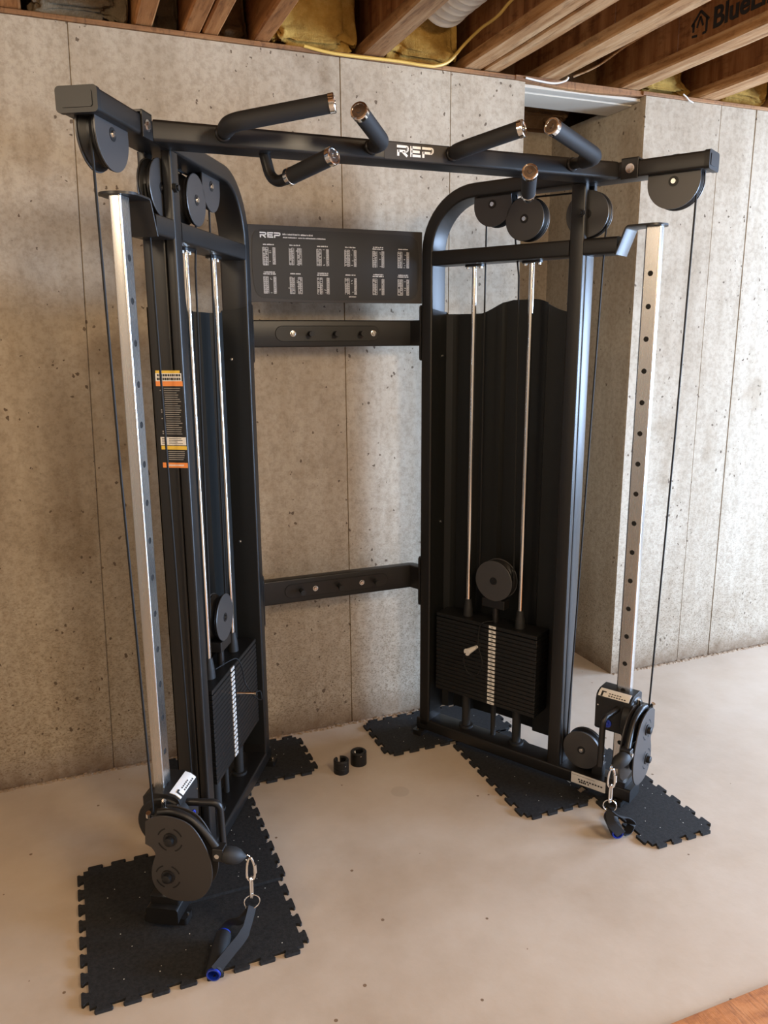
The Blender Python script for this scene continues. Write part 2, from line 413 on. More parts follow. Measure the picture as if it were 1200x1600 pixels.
# crumbling mortar line where wall meets slab
mb = MB()
def crumbs(x0, x1, y, n):
    for i in range(n):
        x = random.uniform(x0, x1); r = random.uniform(.003, .009)
        yy = y-random.uniform(0, .012); pts = []
        k = 6
        base = [(x+r*1.6*math.cos(2*PI*j/k+random.random()*.4), yy+r*math.sin(2*PI*j/k), 0) for j in range(k)]
        top = [(x+(p[0]-x)*.5, yy+(p[1]-yy)*.5, r*random.uniform(.4, .9)) for p in base]
        mb.add(base+top, [tuple(range(k, 2*k))]+[(j, (j+1) % k, k+(j+1) % k, k+j) for j in range(k)])
crumbs(-1.6, .85, .168, 620); crumbs(1.42, 2.9, .15, 420)
M_CRUMB = mat('mortar_crumb', (.30, .215, .14), .9, bump=(60, .5, .003))
o = part('mortar_crumbs', mb, M_CRUMB, floor); o['kind'] = 'stuff'

# ceiling: subfloor deck with joists hung below it
JZ = 2.588; JT = 2.875
ceiling = struct('ceiling', MB().box((FX0-.2, FY0-.2, JT), (FX1+.2, 1.2, JT+.03)), M_DECK, smooth=False)
joists = [(-2.62, -2.58, M_WOODR), (-2.22, -2.18, M_WOODR), (-1.82, -1.78, M_WOODR), (-1.42, -1.38, M_WOODR), (-1.01, -.945, M_WOODR), (-.615, -.555, M_WOODR), (-.46, -.40, M_WOODR), (-.395, -.34, M_WOODR),
          (-.225, -.165, M_WOODR), (.165, .255, M_WOOD), (.575, .655, M_WOODL), (.66, .735, M_WOODL), (.90, 1.0, M_WOODL), (1.29, 1.39, M_WOODL),
          (1.69, 1.80, M_WOODL), (2.10, 2.20, M_WOODL), (2.5, 2.6, M_WOODL), (3.0, 3.1, M_WOODL), (3.5, 3.6, M_WOODL), (4.0, 4.1, M_WOODL)]
for x0, x1, m in joists:
    mb = MB()
    n = 24; L = [FY0+(0.42-FY0)*k/n for k in range(n+1)]
    wide = x1-x0 > .07 and x0 > .1; top = JZ+.037 if wide else JT
    for k in range(n+1):
        dz = (noise.noise(Vector((x0*9, L[k]*2.3, 0)))*.003); dx = noise.noise(Vector((x0*5, L[k]*1.9, 3)))*.003
        c = .006
        mb.add([(x0+dx, L[k], top), (x0+dx, L[k], JZ+dz+c), (x0+dx+c, L[k], JZ+dz), (x1+dx-c, L[k], JZ+dz), (x1+dx, L[k], JZ+dz+c), (x1+dx, L[k], top)], [])
    for k in range(n):
        for j in range(6):
            mb.f.append((k*6+j, k*6+(j+1) % 6, (k+1)*6+(j+1) % 6, (k+1)*6+j))
    mb.f.append(tuple(range(6))); mb.f.append(tuple(range(n*6, n*6+6)))
    j = part('joist', mb, m, ceiling, angle=25)
    if wide:      # I-shaped joist: flange, strand web in butted panels, top flange
        xm = (x0+x1)/2; yy = .42; off = random.uniform(0, .3)
        part('joist_flange', MB().box((x0, FY0, JT-.037), (x1, .42, JT)), m, j, smooth=False)
        while yy > -3.2:
            y2 = max(yy-.42-off, -3.2); off = 0
            part('joist_web', MB().box((xm-.006, y2+.002, JZ+.030), (xm+.006, yy-.002, JT-.03)), M_WEBW, j, smooth=False)
            yy = y2
        part('joist_web', MB().box((xm-.006, FY0, JZ+.030), (xm+.006, -3.203, JT-.03)), M_WEBW, j, smooth=False)
# mill stamp on the joist face
def stamp(txt, size, loc, rot, mt, parent, name='lettering', ext=.0004, xs=1.0):
    cu = bpy.data.curves.new(name, 'FONT'); cu.body = txt; cu.size = size; cu.extrude = ext; cu.offset = size*.02
    ob = bpy.data.objects.new(name, cu); COL.objects.link(ob)
    dg = bpy.context.evaluated_depsgraph_get(); me = bpy.data.meshes.new_from_object(ob.evaluated_get(dg))
    bpy.data.objects.remove(ob); 
    for v in me.vertices: v.co.x *= xs
    me.materials.clear(); me.materials.append(mt)
    q = bpy.data.objects.new(name, me); q.rotation_euler = rot; q.location = Vector(loc)-BASE[parent.name]
    link(q, parent, BASE[parent.name]); return q
stamp('BlueLinx', .096, (1.3325, -.285, 2.668), (PI/2, 0, -PI/2), M_INK, ceiling, 'mill_stamp', .0015)
mb = MB()
def bar2(y0, z0, y1, z1, t=.010):
    d = Vector((y1-y0, z1-z0)).normalized(); nn = Vector((-d.y, d.x))*t/2
    mb.prism([(y0+nn.x, z0+nn.y), (y1+nn.x, z1+nn.y), (y1-nn.x, z1-nn.y), (y0-nn.x, z0-nn.y)], 0, 1.3320, 1.3350)
bar2(-.190, 2.685, -.190, 2.715, .009); bar2(-.255, 2.668, -.255, 2.715, .009); bar2(-.180, 2.707, -.222, 2.746, .009); bar2(-.222, 2.746, -.265, 2.707, .009)
bar2(-.185, 2.672, -.210, 2.668, .008); bar2(-.238, 2.668, -.255, 2.668, .008); bar2(-.222, 2.728, -.207, 2.695, .007); bar2(-.222, 2.728, -.238, 2.695, .007)
part('mill_logo', mb, M_INK, ceiling, smooth=False)

# sill plates on the walls, header across the opening
mb = MB().box((FX0, .165, WH+.001), (.86, .30, JZ-.002)); t1 = struct('trim_1', mb, M_SILL, bevel=.003)
mb = MB().box((1.40, .152, WH+.001), (FX1, .30, JZ-.002)); struct('trim_2', mb, M_SILL, bevel=.003)
mb = MB(); n = 16
for k in range(n+1):
    x = .80+(1.43-.80)*k/n; b_ = -.012*math.sin(PI*k/n)
    mb.add([(x, .162, 2.570+b_), (x, .24, 2.570+b_), (x, .24, 2.586), (x, .162, 2.586)], [])
for k in range(n):
    for j in range(4): mb.f.append((k*4+j, k*4+(j+1) % 4, (k+1)*4+(j+1) % 4, (k+1)*4+j))
mb.f += [(0, 1, 2, 3), (n*4, n*4+1, n*4+2, n*4+3)]
struct('trim_3', mb, M_SILL)
mb = MB()
for y0, y1, z in ((.185, .235, 2.553), (.238, .40, 2.548)):
    for k in range(n):
        x0 = .852+(1.413-.852)*k/n; x1 = .852+(1.413-.852)*(k+1)/n
    mb.box((.852, y0, z), (1.413, y1, z+.012))
struct('trim_4', mb, M_LINT, bevel=.002)
mb = MB().box((.4, .42, 2.60), (1.70, .46, JT)); struct('trim_5', mb, M_DECK, smooth=False)
mb = MB().box((.2, .842, WH), (1.8, .90, JT+.01)).box((.38, .40, WH), (.40, .90, JT)).box((1.60, .44, WH), (1.70, .90, JT)).box((-3.3, .40, WH), (.4, .44, JT)).box((1.70, .40, WH), (FX1, .44, JT)); struct('trim_6', mb, M_DECK, smooth=False)

# fibreglass batts stuffed in the joist bays
def lump(name, x0, x1, y0, y1, z0, z1, m, label, seed, amp=.35):
    bm = bmesh.new(); bmesh.ops.create_icosphere(bm, subdivisions=5, radius=1)
    c = Vector(((x0+x1)/2, (y0+y1)/2, (z0+z1)/2)); h = Vector(((x1-x0)/2, (y1-y0)/2, (z1-z0)/2))
    for v in bm.verts:
        d = v.co.normalized(); q = Vector([math.copysign(abs(a)**.28, a) for a in d]); q = Vector((q.x, q.y, q.z))
        nn = 1+amp*(noise.noise(d*1.7+Vector((seed, 0, 0)))+.5*noise.noise(d*4+Vector((0, seed, 0)))+.25*noise.noise(d*9+Vector((0, 0, seed))))-amp*.25
        v.co = Vector((q.x*h.x*min(nn, 1), q.y*h.y*nn, q.z*h.z*min(nn, 1.0)))
    me = bpy.data.meshes.new(name); bm.to_mesh(me); bm.free(); me.materials.append(m)
    me.polygons.foreach_set('use_smooth', [True]*len(me.polygons))
    o = bpy.data.objects.new(name, me); o.location = c; link(o, None, c)
    tag(o, label, 'insulation', 'insulation batts in the joist bays')
    return o
lump('insulation_batt', -.94, -.62, .20, .40, 2.590, 2.87, M_ING, 'greyish batt in the joist bay at the far upper left above the wall', 1)
lump('insulation_batt', -.552, -.463, .22, .40, 2.590, 2.87, M_ING, 'narrow dark grey batt between two joists left of the doubled joist', 2)
lump('insulation_batt', -.337, -.228, .22, .40, 2.590, 2.87, M_INB, 'brown paper-faced batt right of the doubled reddish joist', 3)
lump('insulation_batt', -.162, .162, .17, .40, 2.590, 2.87, M_INY, 'wide yellow batt in the bay left of the white duct', 4)
lump('insulation_batt', .26, .572, .19, .40, 2.590, 2.87, M_INY, 'yellow batt bulging over the wall beneath the white duct', 5)
lump('insulation_batt', 1.40, 1.688, .19, .40, 2.590, 2.83, M_INY, 'torn yellow tuft on the wall corner right of the opening', 6, .5)
lump('insulation_batt', 1.805, 2.095, .17, .40, 2.590, 2.87, M_INY, 'yellow batt above the concrete wall at the far upper right', 7)
lump('insulation_batt', .86, 1.00, .55, .83, 2.575, 2.87, M_INY, 'yellow batt inside the dark opening behind the pull-up bar', 8)
lump('insulation_batt', 1.02, 1.41, .66, .83, 2.575, 2.87, M_INB, 'brown paper-faced batt at the back of the dark opening', 9)
lump('insulation_batt', 1.005, 1.285, .30, .40, 2.590, 2.87, M_INB, 'brown paper-faced batt in the bay above the wall opening', 10)

# duct
mb = MB(); prof = []
y = -2.6; k = 0
while y < .085:
    prof.append((y, .100 if k % 4 < 2 else .091)); y += .012; k += 1
prof += [(.086, .103), (.10, .103), (.10, .092), (.02, .088)]
mb.lathe((.458, 0, 2.790), (0, 1, 0), prof, 40)
tag(part('duct', mb, M_DUCT, None, origin=(.458, -1, 2.79), angle=60), 'ribbed white round duct hanging between the ceiling joists', 'duct')

# cables at the ceiling
p = catmull([(-.05, .157, 2.586), (.064, .155, 2.574), (.295, .155, 2.576), (.40, .15, 2.572), (.455, .15, 2.576), (.51, .15, 2.60), (.553, .12, 2.65), (.566, .02, 2.672), (.566, -.1, 2.673), (.566, -.35, 2.70), (.566, -1.5, 2.72)], 8)
tag(part('electrical_cable', MB().tube(p, .0055, 8), M_NM, None, origin=(.3, .15, 2.6)), 'yellow electrical cable along the wall top and up the pale double joist', 'cable')
p = catmull([(.84, .158, 2.578), (.90, .15, 2.570), (.96, .14, 2.566), (1.0, .125, 2.575), (1.01, .12, 2.587)], 6)
tag(part('electrical_cable', MB().tube(p, .0038, 8), M_WHT, None, origin=(.9, .15, 2.57)), 'short white cable curling off the beam over the wall opening', 'cable')
p = catmull([(1.28, -.05, 2.74), (1.22, .05, 2.70), (1.16, .14, 2.65), (1.08, .19, 2.615)], 6)
tag(part('electrical_cable', MB().tube(p, .004, 8), M_WOODL, None, origin=(1.1, .1, 2.65)), 'thin brown cable between pale joists above the wall opening', 'cable')
p = catmull([(1.36, .12, 2.60), (1.44, .145, 2.59), (1.50, .145, 2.578), (1.535, .14, 2.565)], 6)
tag(part('electrical_cable', MB().tube([(1.60, .145, 2.59), (1.615, .142, 2.580), (1.63, .14, 2.567), (1.65, .138, 2.560)], .003, 8), M_WHT, None, origin=(1.6, .14, 2.58)), 'stub of white cable on top of the right wall corner', 'cable')

# ------------------------------------------------------------------ rubber tiles
def tile(x0, x1, y0, y1, z0, label, sides='LRTB', p=.0675, d=.018):
    def side(a, b, on):
        a = Vector(a); b = Vector(b); L = (b-a).length; t = (b-a)/L; nrm = Vector((t.y, -t.x)); out = [a]
        if not on: return out
        n = max(1, round(L/p)); q = L/n
        for i in range(n):
            u0 = q*(i+.20); u1 = q*(i+.76)
            out += [a+t*(u0+.004), a+t*(u0+.003)+nrm*d*.35, a+t*(u0-.003)+nrm*d*.75, a+t*(u0)+nrm*d, a+t*u1+nrm*d, a+t*(u1+.003)+nrm*d*.75, a+t*(u1-.003)+nrm*d*.35, a+t*(u1-.004)]
        return out
    poly = side((x0, y0), (x1, y0), 'B' in sides)+side((x1, y0), (x1, y1), 'R' in sides)+side((x1, y1), (x0, y1), 'T' in sides)+side((x0, y1), (x0, y0), 'L' in sides)
    mb = MB().prism([(v.x, v.y) for v in poly], 2, z0, z0+.0095)
    o = part('rubber_floor_tile', mb, M_TILE, None, origin=(x0, y0, z0), smooth=False)
    return tag(o, label, 'floor mat', 'interlocking rubber tiles')
tile(-.995, -.453, -.975, -.435, 0, 'large black jigsaw-edged rubber tile under the front of the left tower')
tile(-.735, -.445, -.700, -.170, .0100, 'black jigsaw-edged rubber tile under the left weight stack, overlapping the large front one', 'LRT')
tile(-.70, -.168, -.138, .125, 0, 'black rubber tile between the left rear post and the concrete wall')
tile(.14, .68, -.138, .125, 0, 'black rubber tile under the right rear post, touching the wall')
tile(.415, .665, -.70, -.165, 0, 'black jigsaw-edged rubber tile under the middle of the right tower')
tile(.702, .94, -.985, -.42, 0, 'black rubber tile under the front foot of the right tower, farthest right')

# ------------------------------------------------------------------ orange board at the lower right
mb = MB().box((.02, -2.75, 0), (1.25, -1.55, .018))
tag(part('wooden_board', mb, M_OSB, None, origin=(.6, -2.1, 0), bevel=.002), 'orange-brown wood board lying on the floor at the lower right corner', 'board')

# ------------------------------------------------------------------ collars on the floor
def arc_ring(c, R, r, z0, z1, a0, a1, seg):
    mb = MB(); vs = []
    for i in range(seg+1):
        a = a0+(a1-a0)*i/seg; ca, sa = math.cos(a), math.sin(a)
        b = .003
        for rr, zz in ((R, z0), (R, z1-b), (R-b, z1), (r+b, z1), (r, z1-b), (r, z0)):
            vs.append((c[0]+rr*ca, c[1]+rr*sa, zz))
    fs = []
    for i in range(seg):
        for j in range(6): fs.append((i*6+j, i*6+(j+1) % 6, (i+1)*6+(j+1) % 6, (i+1)*6+j))
    fs += [tuple(range(6)), tuple(range(seg*6, seg*6+6))]
    return mb.add(vs, fs)
c = (-.075, -.180)
mb = arc_ring(c, .029, .0175, .022, .052, math.radians(118), math.radians(442), 40)
mb2 = arc_ring(c, .029, .0175, 0, .0225, 0, 2*PI, 44)
mb.add(mb2.v, mb2.f); mb.lathe((c[0], c[1], 0), (0, 0, 1), [(0, .018), (.004, .018)], 20)
r = thing('rubber_collar', (c[0], c[1], 0), 'black slotted collar standing on the floor, notch cut in its rim', 'collar', 'two black collars on the floor')
part('collar_ring', mb, M_PLAST, r); part('set_screw', MB().cyl((c[0]+.006, c[1]-.0285, .035), (c[0]+.0065, c[1]-.0305, .035), .002, seg=8), M_BOLT, r)
c = (.006, -.148)
mb = arc_ring(c, .031, .0175, 0, .052, 0, 2*PI, 44); mb.lathe((c[0], c[1], 0), (0, 0, 1), [(0, .018), (.004, .018)], 20)
r = thing('rubber_collar', (c[0], c[1], 0), 'black closed round collar on the floor with a white pin inside', 'collar', 'two black collars on the floor')
part('collar_ring', mb, M_PLAST, r); part('set_screw', MB().cyl((c[0]-.002, c[1]-.031, .044), (c[0]-.0022, c[1]-.0328, .044), .002, seg=8), M_BOLT, r)
part('locking_pin', MB().cyl((c[0]-.010, c[1]+.0178, .045), (c[0]-.012, c[1]+.006, .040), .0035, seg=10), M_WHT, r, label='white pin')

# ------------------------------------------------------------------ the cable machine
A0, TH = .2904, 1.0411
CS, SN = math.cos(TH), math.sin(TH)
def TW(side):
    return lambda s, n, z: (side*(A0+s*CS-n*SN), -s*SN-n*CS, z)
machine = thing('cable_machine', (0, -.45, 0), 'tall black cable crossover machine with two angled weight towers and a pull-up bar', 'gym machine')
FRP = rrect(.090, .047, .007, 4)      # a along n, b in plane
NB = (0, 1, 0)

def pulley(side, s, z, R, cover='disc', zt=None, n=-.045, hw=.023, bolt=M_BOLT):
    xf = TW(side)
    wheel = MB().lathe((s, n, z), (0, 1, 0), [(-hw+.006, R*.97), (-hw+.009, R*.97), (-.003, R*.86), (.003, R*.86), (hw-.009, R*.97), (hw-.006, R*.97)], 36)
    wh = part('pulley', wheel, M_PLAST, machine, xf)
    for a, b_ in ((n+hw-.004, n+hw), (n-hw, n-hw+.004)):
        if cover == 'disc':
            mb = MB().lathe((s, (a+b_)/2, z), (0, 1, 0), [(-.002, R-.0015), (-.001, R), (.001, R), (.002, R-.0015)], 44)
        else:
            pts = [(s-R*.985, zt), (s-R, z)]
            for k in range(1, 24):
                t = PI+PI*k/24; pts.append((s+R*math.cos(t), z+R*math.sin(t)))
            pts += [(s+R, z), (s+R*.985, zt)]
            mb = MB().prism(pts, 1, a, b_)
        part('pulley_cover', mb, M_GREY, wh, xf, bevel=.0008 if cover != 'disc' else 0)
    part('washer', MB().cyl((s, n+hw, z), (s, n+hw+.0012, z), .0145, seg=24), M_PLAST, wh, xf)
    part('bolt', MB().cyl((s, n+hw+.001, z), (s, n+hw+.005, z), .0085, .0070, seg=16).cyl((s, n+hw+.005, z), (s, n+hw+.0055, z), .004, seg=6), bolt, wh, xf)
    part('bolt', MB().cyl((s, n-hw-.006, z), (s, n-hw, z), .009, seg=6), M_BOLT, wh, xf)
    return wh

def holes_face(mb, s0, s1, n, z0, z1, zc, r):
    """inner face of the guide tube with real round holes at heights zc"""
    sc = (s0+s1)/2; h = (s1-s0)/2; K = 16
    zs = [z0]
    for c_ in sorted(zc):
        if c_-h > zs[-1]+1e-4: mb.add([(s0, n, zs[-1]), (s1, n, zs[-1]), (s1, n, c_-h), (s0, n, c_-h)], [(0, 1, 2, 3)])
        sq = []; ci = []; dp = []
        for k in range(K):
            a = 2*PI*k/K+PI/K*0; ca, sa = math.cos(a), math.sin(a); m = max(abs(ca), abs(sa))
            sq.append((sc+h*ca/m, n, c_+h*sa/m)); ci.append((sc+r*ca, n, c_+r*sa)); dp.append((sc+r*ca, n-.0012, c_+r*sa))
        fs = []
        for k in range(K):
            j = (k+1) % K; fs += [(k, j, K+j, K+k), (K+k, K+j, 2*K+j, 2*K+k)]
        mb.add(sq+ci+dp, fs); zs.append(c_+h)
    mb.add([(s0, n, zs[-1]), (s1, n, zs[-1]), (s1, n, z1), (s0, n, z1)], [(0, 1, 2, 3)])

def plate_mesh():
    mb = MB()
    f = -.015; b_ = -.112; s0, s1 = .112, .548; h = .0142
    # front outline with a shallow notch at the pin column
    pts = [(s0, b_), (s1, b_), (s1, f), (.385, f), (.381, f-.002), (.349, f-.002), (.345, f), (s0, f)]
    mb.prism(pts, 2, 0, h); return mb

def tower(side):
    xf = TW(side)
    P = lambda name, mb, m, par=machine, **k: part(name, mb, m, par, xf, **k)
    # main bent tube: rear post, arc, overhead arm
    path = fillet([(.0655, -.045, .055), (.0655, -.045, 2.0855), (1.018, -.045, 2.0855)], .19, 12)
    P('frame_tube', MB().sweep(path, NB, FRP), M_STEEL)
    cap = MB().sweep([(1.012, -.045, 2.0855), (1.026, -.045, 2.0855)], NB, rrect(.093, .052, .009, 4)).sweep([(1.026, -.045, 2.0855), (1.028, -.045, 2.0855)], NB, rrect(.070, .032, .005, 3))
    P('end_cap', cap, M_PLAST)
    # base beam
    bb = P('base_beam', MB().sweep([(.03, -.045, .0535), (.918, -.045, .0535)], NB, FRP), M_STEEL)
    cap = MB().sweep([(.915, -.045, .0535), (.927, -.045, .0535)], NB, rrect(.092, .049, .009, 4))
    P('end_cap', cap, M_PLAST)
    for sc in (.045, .880):
        ft = MB().prism(rpoly(sc-.022, -.112, sc+.022, .022 if sc < .5 else .014, .008), 2, .010, .030)
        fo = P('foot', ft, M_STEEL)
        P('bolt', MB().cyl((sc, .010, .030), (sc, .010, .034), .0035, seg=6), M_BOLT, fo)
    # front post: two tubes side by side, slot above for the pulley
    P('front_post', MB().sweep([(.637, -.0135, .077), (.637, -.0135, 2.062)], NB, rrect(.027, .048, .006, 3)), M_STEEL)
    P('front_post', MB().sweep([(.637, -.0595, .077), (.637, -.0595, 1.850)], NB, rrect(.061, .048, .005, 3)), M_STEEL)
    P('pulley_bracket', MB().sweep([(.637, -.079, 1.895), (.637, -.079, 2.062)], NB, rrect(.022, .046, .004, 3)), M_STEEL)
    P('hex_nut', MB().cyl((.650, 0, 1.975), (.650, .009, 1.975), .012, seg=6).cyl((.650, .009, 1.975), (.650, .014, 1.975), .007, seg=12), M_PLAST)
    # cross member behind and ahead of the post
    P('cross_member', MB().sweep([(.088, -.045, 1.8735), (.613, -.045, 1.8735)], NB, rrect(.090, .050, .006, 3)), M_STEEL)
    P('cross_member', MB().sweep([(.661, -.045, 1.8735), (.770, -.045, 1.8735)], NB, rrect(.090, .050, .008, 3)), M_STEEL)
    # bent bracket that carries the guide tube
    pl = fillet([(.766, -.045, 1.845), (.797, -.045, 1.925), (.870, -.045, 1.925)], .012, 5)
    br = MB().sweep(pl, NB, rrect(.092, .006, .002, 2))
    R = .046; tip = [(.868, -.091)]+[(.868+R*.82*math.sin(PI*k/14), -.045-R*math.cos(PI*k/14)) for k in range(15)]+[(.868, .001)]
    br.prism(tip, 2, 1.922, 1.928)
    P('guide_bracket', br, M_STEEL)
    P('bolt', MB().cyl((.71, -.09, 1.86), (.71, -.112, 1.86), .008, seg=6), M_PLAST)
    # guide tube with holes
    gs0, gs1, gn0, gn1, gz0, gz1 = .845, .893, -.029, -.059, .080, 1.921
    g = MB(); c = .005
    zc = [1.7854-.0973*i for i in range(17)]
    holes_face(g, gs0+c, gs1-c, gn0, gz0, gz1, zc, .0082)
    prof = []
    for cx, cy, a0 in ((gs1-c, gn0-c, 90), (gs1-c, gn1+c, 0), (gs0+c, gn1+c, -90), (gs0+c, gn0-c, -180)):
        for k in range(5):
            a = math.radians(a0-90*k/4); prof.append((cx+c*math.cos(a), cy+c*math.sin(a)))
    m = len(prof)
    g.add([(a, b_, gz0) for a, b_ in prof]+[(a, b_, gz1) for a, b_ in prof], [(i, i+1, m+i+1, m+i) for i in range(m-1)])
    gt = P('guide_tube', g, M_BRUSH, angle=50)
    P('tube_shade_core', MB().box((gs0+.004, gn0-.0014, gz0+.002), (gs1-.004, gn1+.003, gz1-.002)), M_DARK, gt, label='dark box painting the shade inside the steel guide tube')  # solid near-black box behind the holes paints their inner shade
    P('guide_socket', MB().sweep([(.869, -.045, .077), (.869, -.045, .098)], (0, 1, 0), rrect(.085, .075, .006, 3)), M_STEEL)
    # guide rods
    for s in (.231, .456):
        rd = P('guide_rod', MB().cyl((s, -.058, .10), (s, -.058, 1.848), .0088, seg=20), M_CHROME)
        P('rod_sleeve', MB().cyl((s, -.058, .078), (s, -.058, .222), .017, seg=20).cyl((s, -.058, .077), (s, -.058, .086), .028, seg=20), M_RUB, rd)
        P('rod_bushing', MB().cyl((s, -.058, .545), (s, -.058, .575), .019, .017, seg=20).cyl((s, -.058, .575), (s, -.058, .612), .017, .012, seg=20), M_RUB, rd)
        P('rod_flange', MB().prism([(s+a, -.058+b_) for a, b_ in rrect(.072, .036, .016, 4)], 2, 1.841, 1.8485), M_STEEL, rd)
        for q in (-.026, .026):
            P('bolt', MB().cyl((s+q, -.058, 1.834), (s+q, -.058, 1.841), .0065, seg=8), M_BOLT, rd)
    # weight stack
    pm = mesh('weight_plate', plate_mesh(), M_PLATE, BASE[machine.name], xf, smooth=False)
    lm = mesh('weight_label', MB().box((.350, -.0165, .0028), (.379, -.0135, .0122)), M_LABEL, BASE[machine.name], xf, smooth=False)
    marks = MB()
    for q in (.3605, .3655): marks.box((q, -.0136, .0050), (q+.0025, -.0131, .0092))
    km = mesh('weight_mark', marks, M_INK, BASE[machine.name], xf, smooth=False)
    holem = mesh('pin_hole_shade', MB().cyl((.336, -.0155, .007), (.336, -.0145, .007), .0042, seg=12), M_DARK, BASE[machine.name], xf, smooth=False)  # flat black disc paints the shade of a hole in the plate
    for i in range(20):
        z = .2245+i*.016+(.002 if i == 19 else 0)
        o = bpy.data.objects.new('weight_plate', pm); o.location = (0, 0, z); link(o, machine, BASE[machine.name])
        md = o.modifiers.new('bevel', 'BEVEL'); md.width = .0018; md.segments = 1
        for nm, me in (('weight_label', lm), ('weight_mark', km), ('pin_hole_shade', holem)):
            q = bpy.data.objects.new(nm, me); link(q, o)
            if nm == 'weight_label' : q['label'] = 'small white number sticker'
    P('selector_rod', MB().cyl((.352, -.058, .545), (.352, -.058, .610), .012, seg=18), M_STEEL)
    P('pulley_block', MB().box((.305, -.078, .605), (.399, -.036, .640)), M_STEEL, bevel=.003)
    P('stack_cushion', MB().cyl((.352, -.062, .077), (.352, -.062, .222), .010, seg=14), M_RUB)
    pulley(side, .352, .712, .077, n=-.058, bolt=M_PLAST)
    # selector pin on its lanyard
    if side > 0:
        pin = P('selector_pin', MB().cyl((.300, -.013, .446), (.290, .040, .440), .0065, .0125, seg=14).cyl((.290, .040, .440), (.2895, .043, .4397), .014, seg=14), M_WHT, label='white tapered selector pin')
        lan = catmull([(.352, -.040, .553), (.325, -.012, .549), (.312, -.008, .520), (.317, .004, .46), (.345, .020, .40), (.325, .034, .350), (.292, .040, .362), (.275, .042, .41), (.284, .040, .435)], 8)
    else:
        pin = P('selector_pin', MB().cyl((.336, -.014, .438), (.322, .042, .434), .005, .005, seg=12).cyl((.322, .042, .434), (.321, .047, .4338), .008, seg=12), M_CHROME, label='chrome selector pin with a white sheen')
        lan = catmull([(.400, -.060, .549), (.345, -.025, .560), (.325, -.010, .555), (.315, 0, .52), (.300, .004, .46), (.305, .035, .415), (.300, .058, .402), (.296, .055, .43), (.318, .045, .436)], 8)
    P('lanyard', MB().tube(lan, .0022, 8), M_CABLE)
    # rear shroud, folded sheet with a wavy top edge
    def shr_top(s):
        if s < .10: return 1.700-.018*max(0, (s-.0905)/.0095)
        if s < .20: return 1.682
        if s < .34:
            t = (s-.20)/.14; return 1.682+.046*(3*t*t-2*t**3)
        if s < .43: return 1.728
        t = min(1, (s-.43)/.14); return 1.728-.046*(3*t*t-2*t**3)
    prof = [(.0905, -.005), (.0945, -.045), (.0960, -.088), (.120, -.096), (.132, -.118), (.205, -.120), (.215, -.140), (.300, -.142), (.312, -.158), (.400, -.158), (.412, -.142), (.480, -.140), (.492, -.118), (.560, -.118), (.575, -.092), (.655, -.092)]
    fine = []
    for (a, b_), (c2, d) in zip(prof, prof[1:]):
        kk = 4
        for k in range(kk): fine.append((a+(c2-a)*k/kk, b_+(d-b_)*k/kk))
    fine.append(prof[-1]); m = len(fine); sh = MB()
    sh.add([(a, b_, .115) for a, b_ in fine]+[(a, b_, shr_top(a)) for a, b_ in fine]+[(a, b_-.002, .115) for a, b_ in fine]+[(a, b_-.002, shr_top(a)) for a, b_ in fine],
           [(i, i+1, m+i+1, m+i) for i in range(m-1)]+[(2*m+i, 2*m+i+1, 3*m+i+1, 3*m+i) for i in range(m-1)]+[(m+i, m+i+1, 3*m+i+1, 3*m+i) for i in range(m-1)]+[(i, i+1, 2*m+i+1, 2*m+i) for i in range(m-1)])
    so = P('rear_shroud', sh, M_SHROUD, angle=20)
    for z in (1.531, .900):
        P('screw', MB().lathe((.0955, -.062, z), (1, 0, 0), [(0, .0055), (.003, .005), (.0045, .001)], 12), M_BOLT, so)
    # pulleys
    pulley(side, .922, 2.040, .077, 'D', 2.062)
    pulley(side, .318, 2.036, .072, 'D', 2.062)
    pulley(side, .440, 1.979, .070)
    pulley(side, .655, 1.975, .071, bolt=M_PLAST, hw=.018, n=-.048)
    pulley(side, .735, .157, .070)
    P('pulley_tab', MB().prism([(.70, .077), (.80, .077), (.80, .13), (.775, .155), (.70, .155)], 1, -.080, -.074).prism([(.775, .077), (.812, .077), (.812, .118), (.795, .128), (.775, .110)], 1, -.060, -.030), M_STEEL)
    P('pulley_tab', MB().box((.432, -.069, 1.98), (.448, -.064, 2.064)), M_STEEL)
    # cables
    def cable(pts): P('cable', MB().tube(pts, .0031, 8), M_CABLE)
    cable([(.984, -.042, 2.03), (.984, -.040, 1.98), (.976, -.038, 1.30), (.960, -.030, .39)])
    cable([(.718, -.048, 1.975), (.712, -.046, 1.90), (.672, -.045, .30), (.668, -.045, .157)])
    cable([(.440, -.045, 2.047), (.560, -.046, 2.045), (.655, -.048, 2.044)])
    cable([(.283, -.045, 2.03), (.281, -.048, 1.7), (.279, -.058, .72)])
    cable([(.395, -.045, 1.93), (.412, -.048, 1.80), (.424, -.058, .72)])
    cable([(.86, -.045, 2.048), (.92, -.045, 2.112-.003)][:2])
    # ---------------- carriage
    bl = [(-.078, .283), (.014, .283), (.024, .293), (.026, .395), (.022, .409), (.010, .419), (-.008, .424), (-.060, .424), (-.078, .412)]
    mb = MB(); m = len(bl)
    mb.add([(.796, a, b_) for a, b_ in bl]+[(.918, a, b_) for a, b_ in bl], [tuple(range(m))[::-1], tuple(range(m, 2*m))]+[(i, (i+1) % m, m+(i+1) % m, m+i) for i in range(m)])
    car = P('pulley_carriage', mb, M_PLAST, bevel=.0015)
    lb = [(.0250, .4090), (.0235, .4110), (.0108, .4205), (-.0050, .4248)]
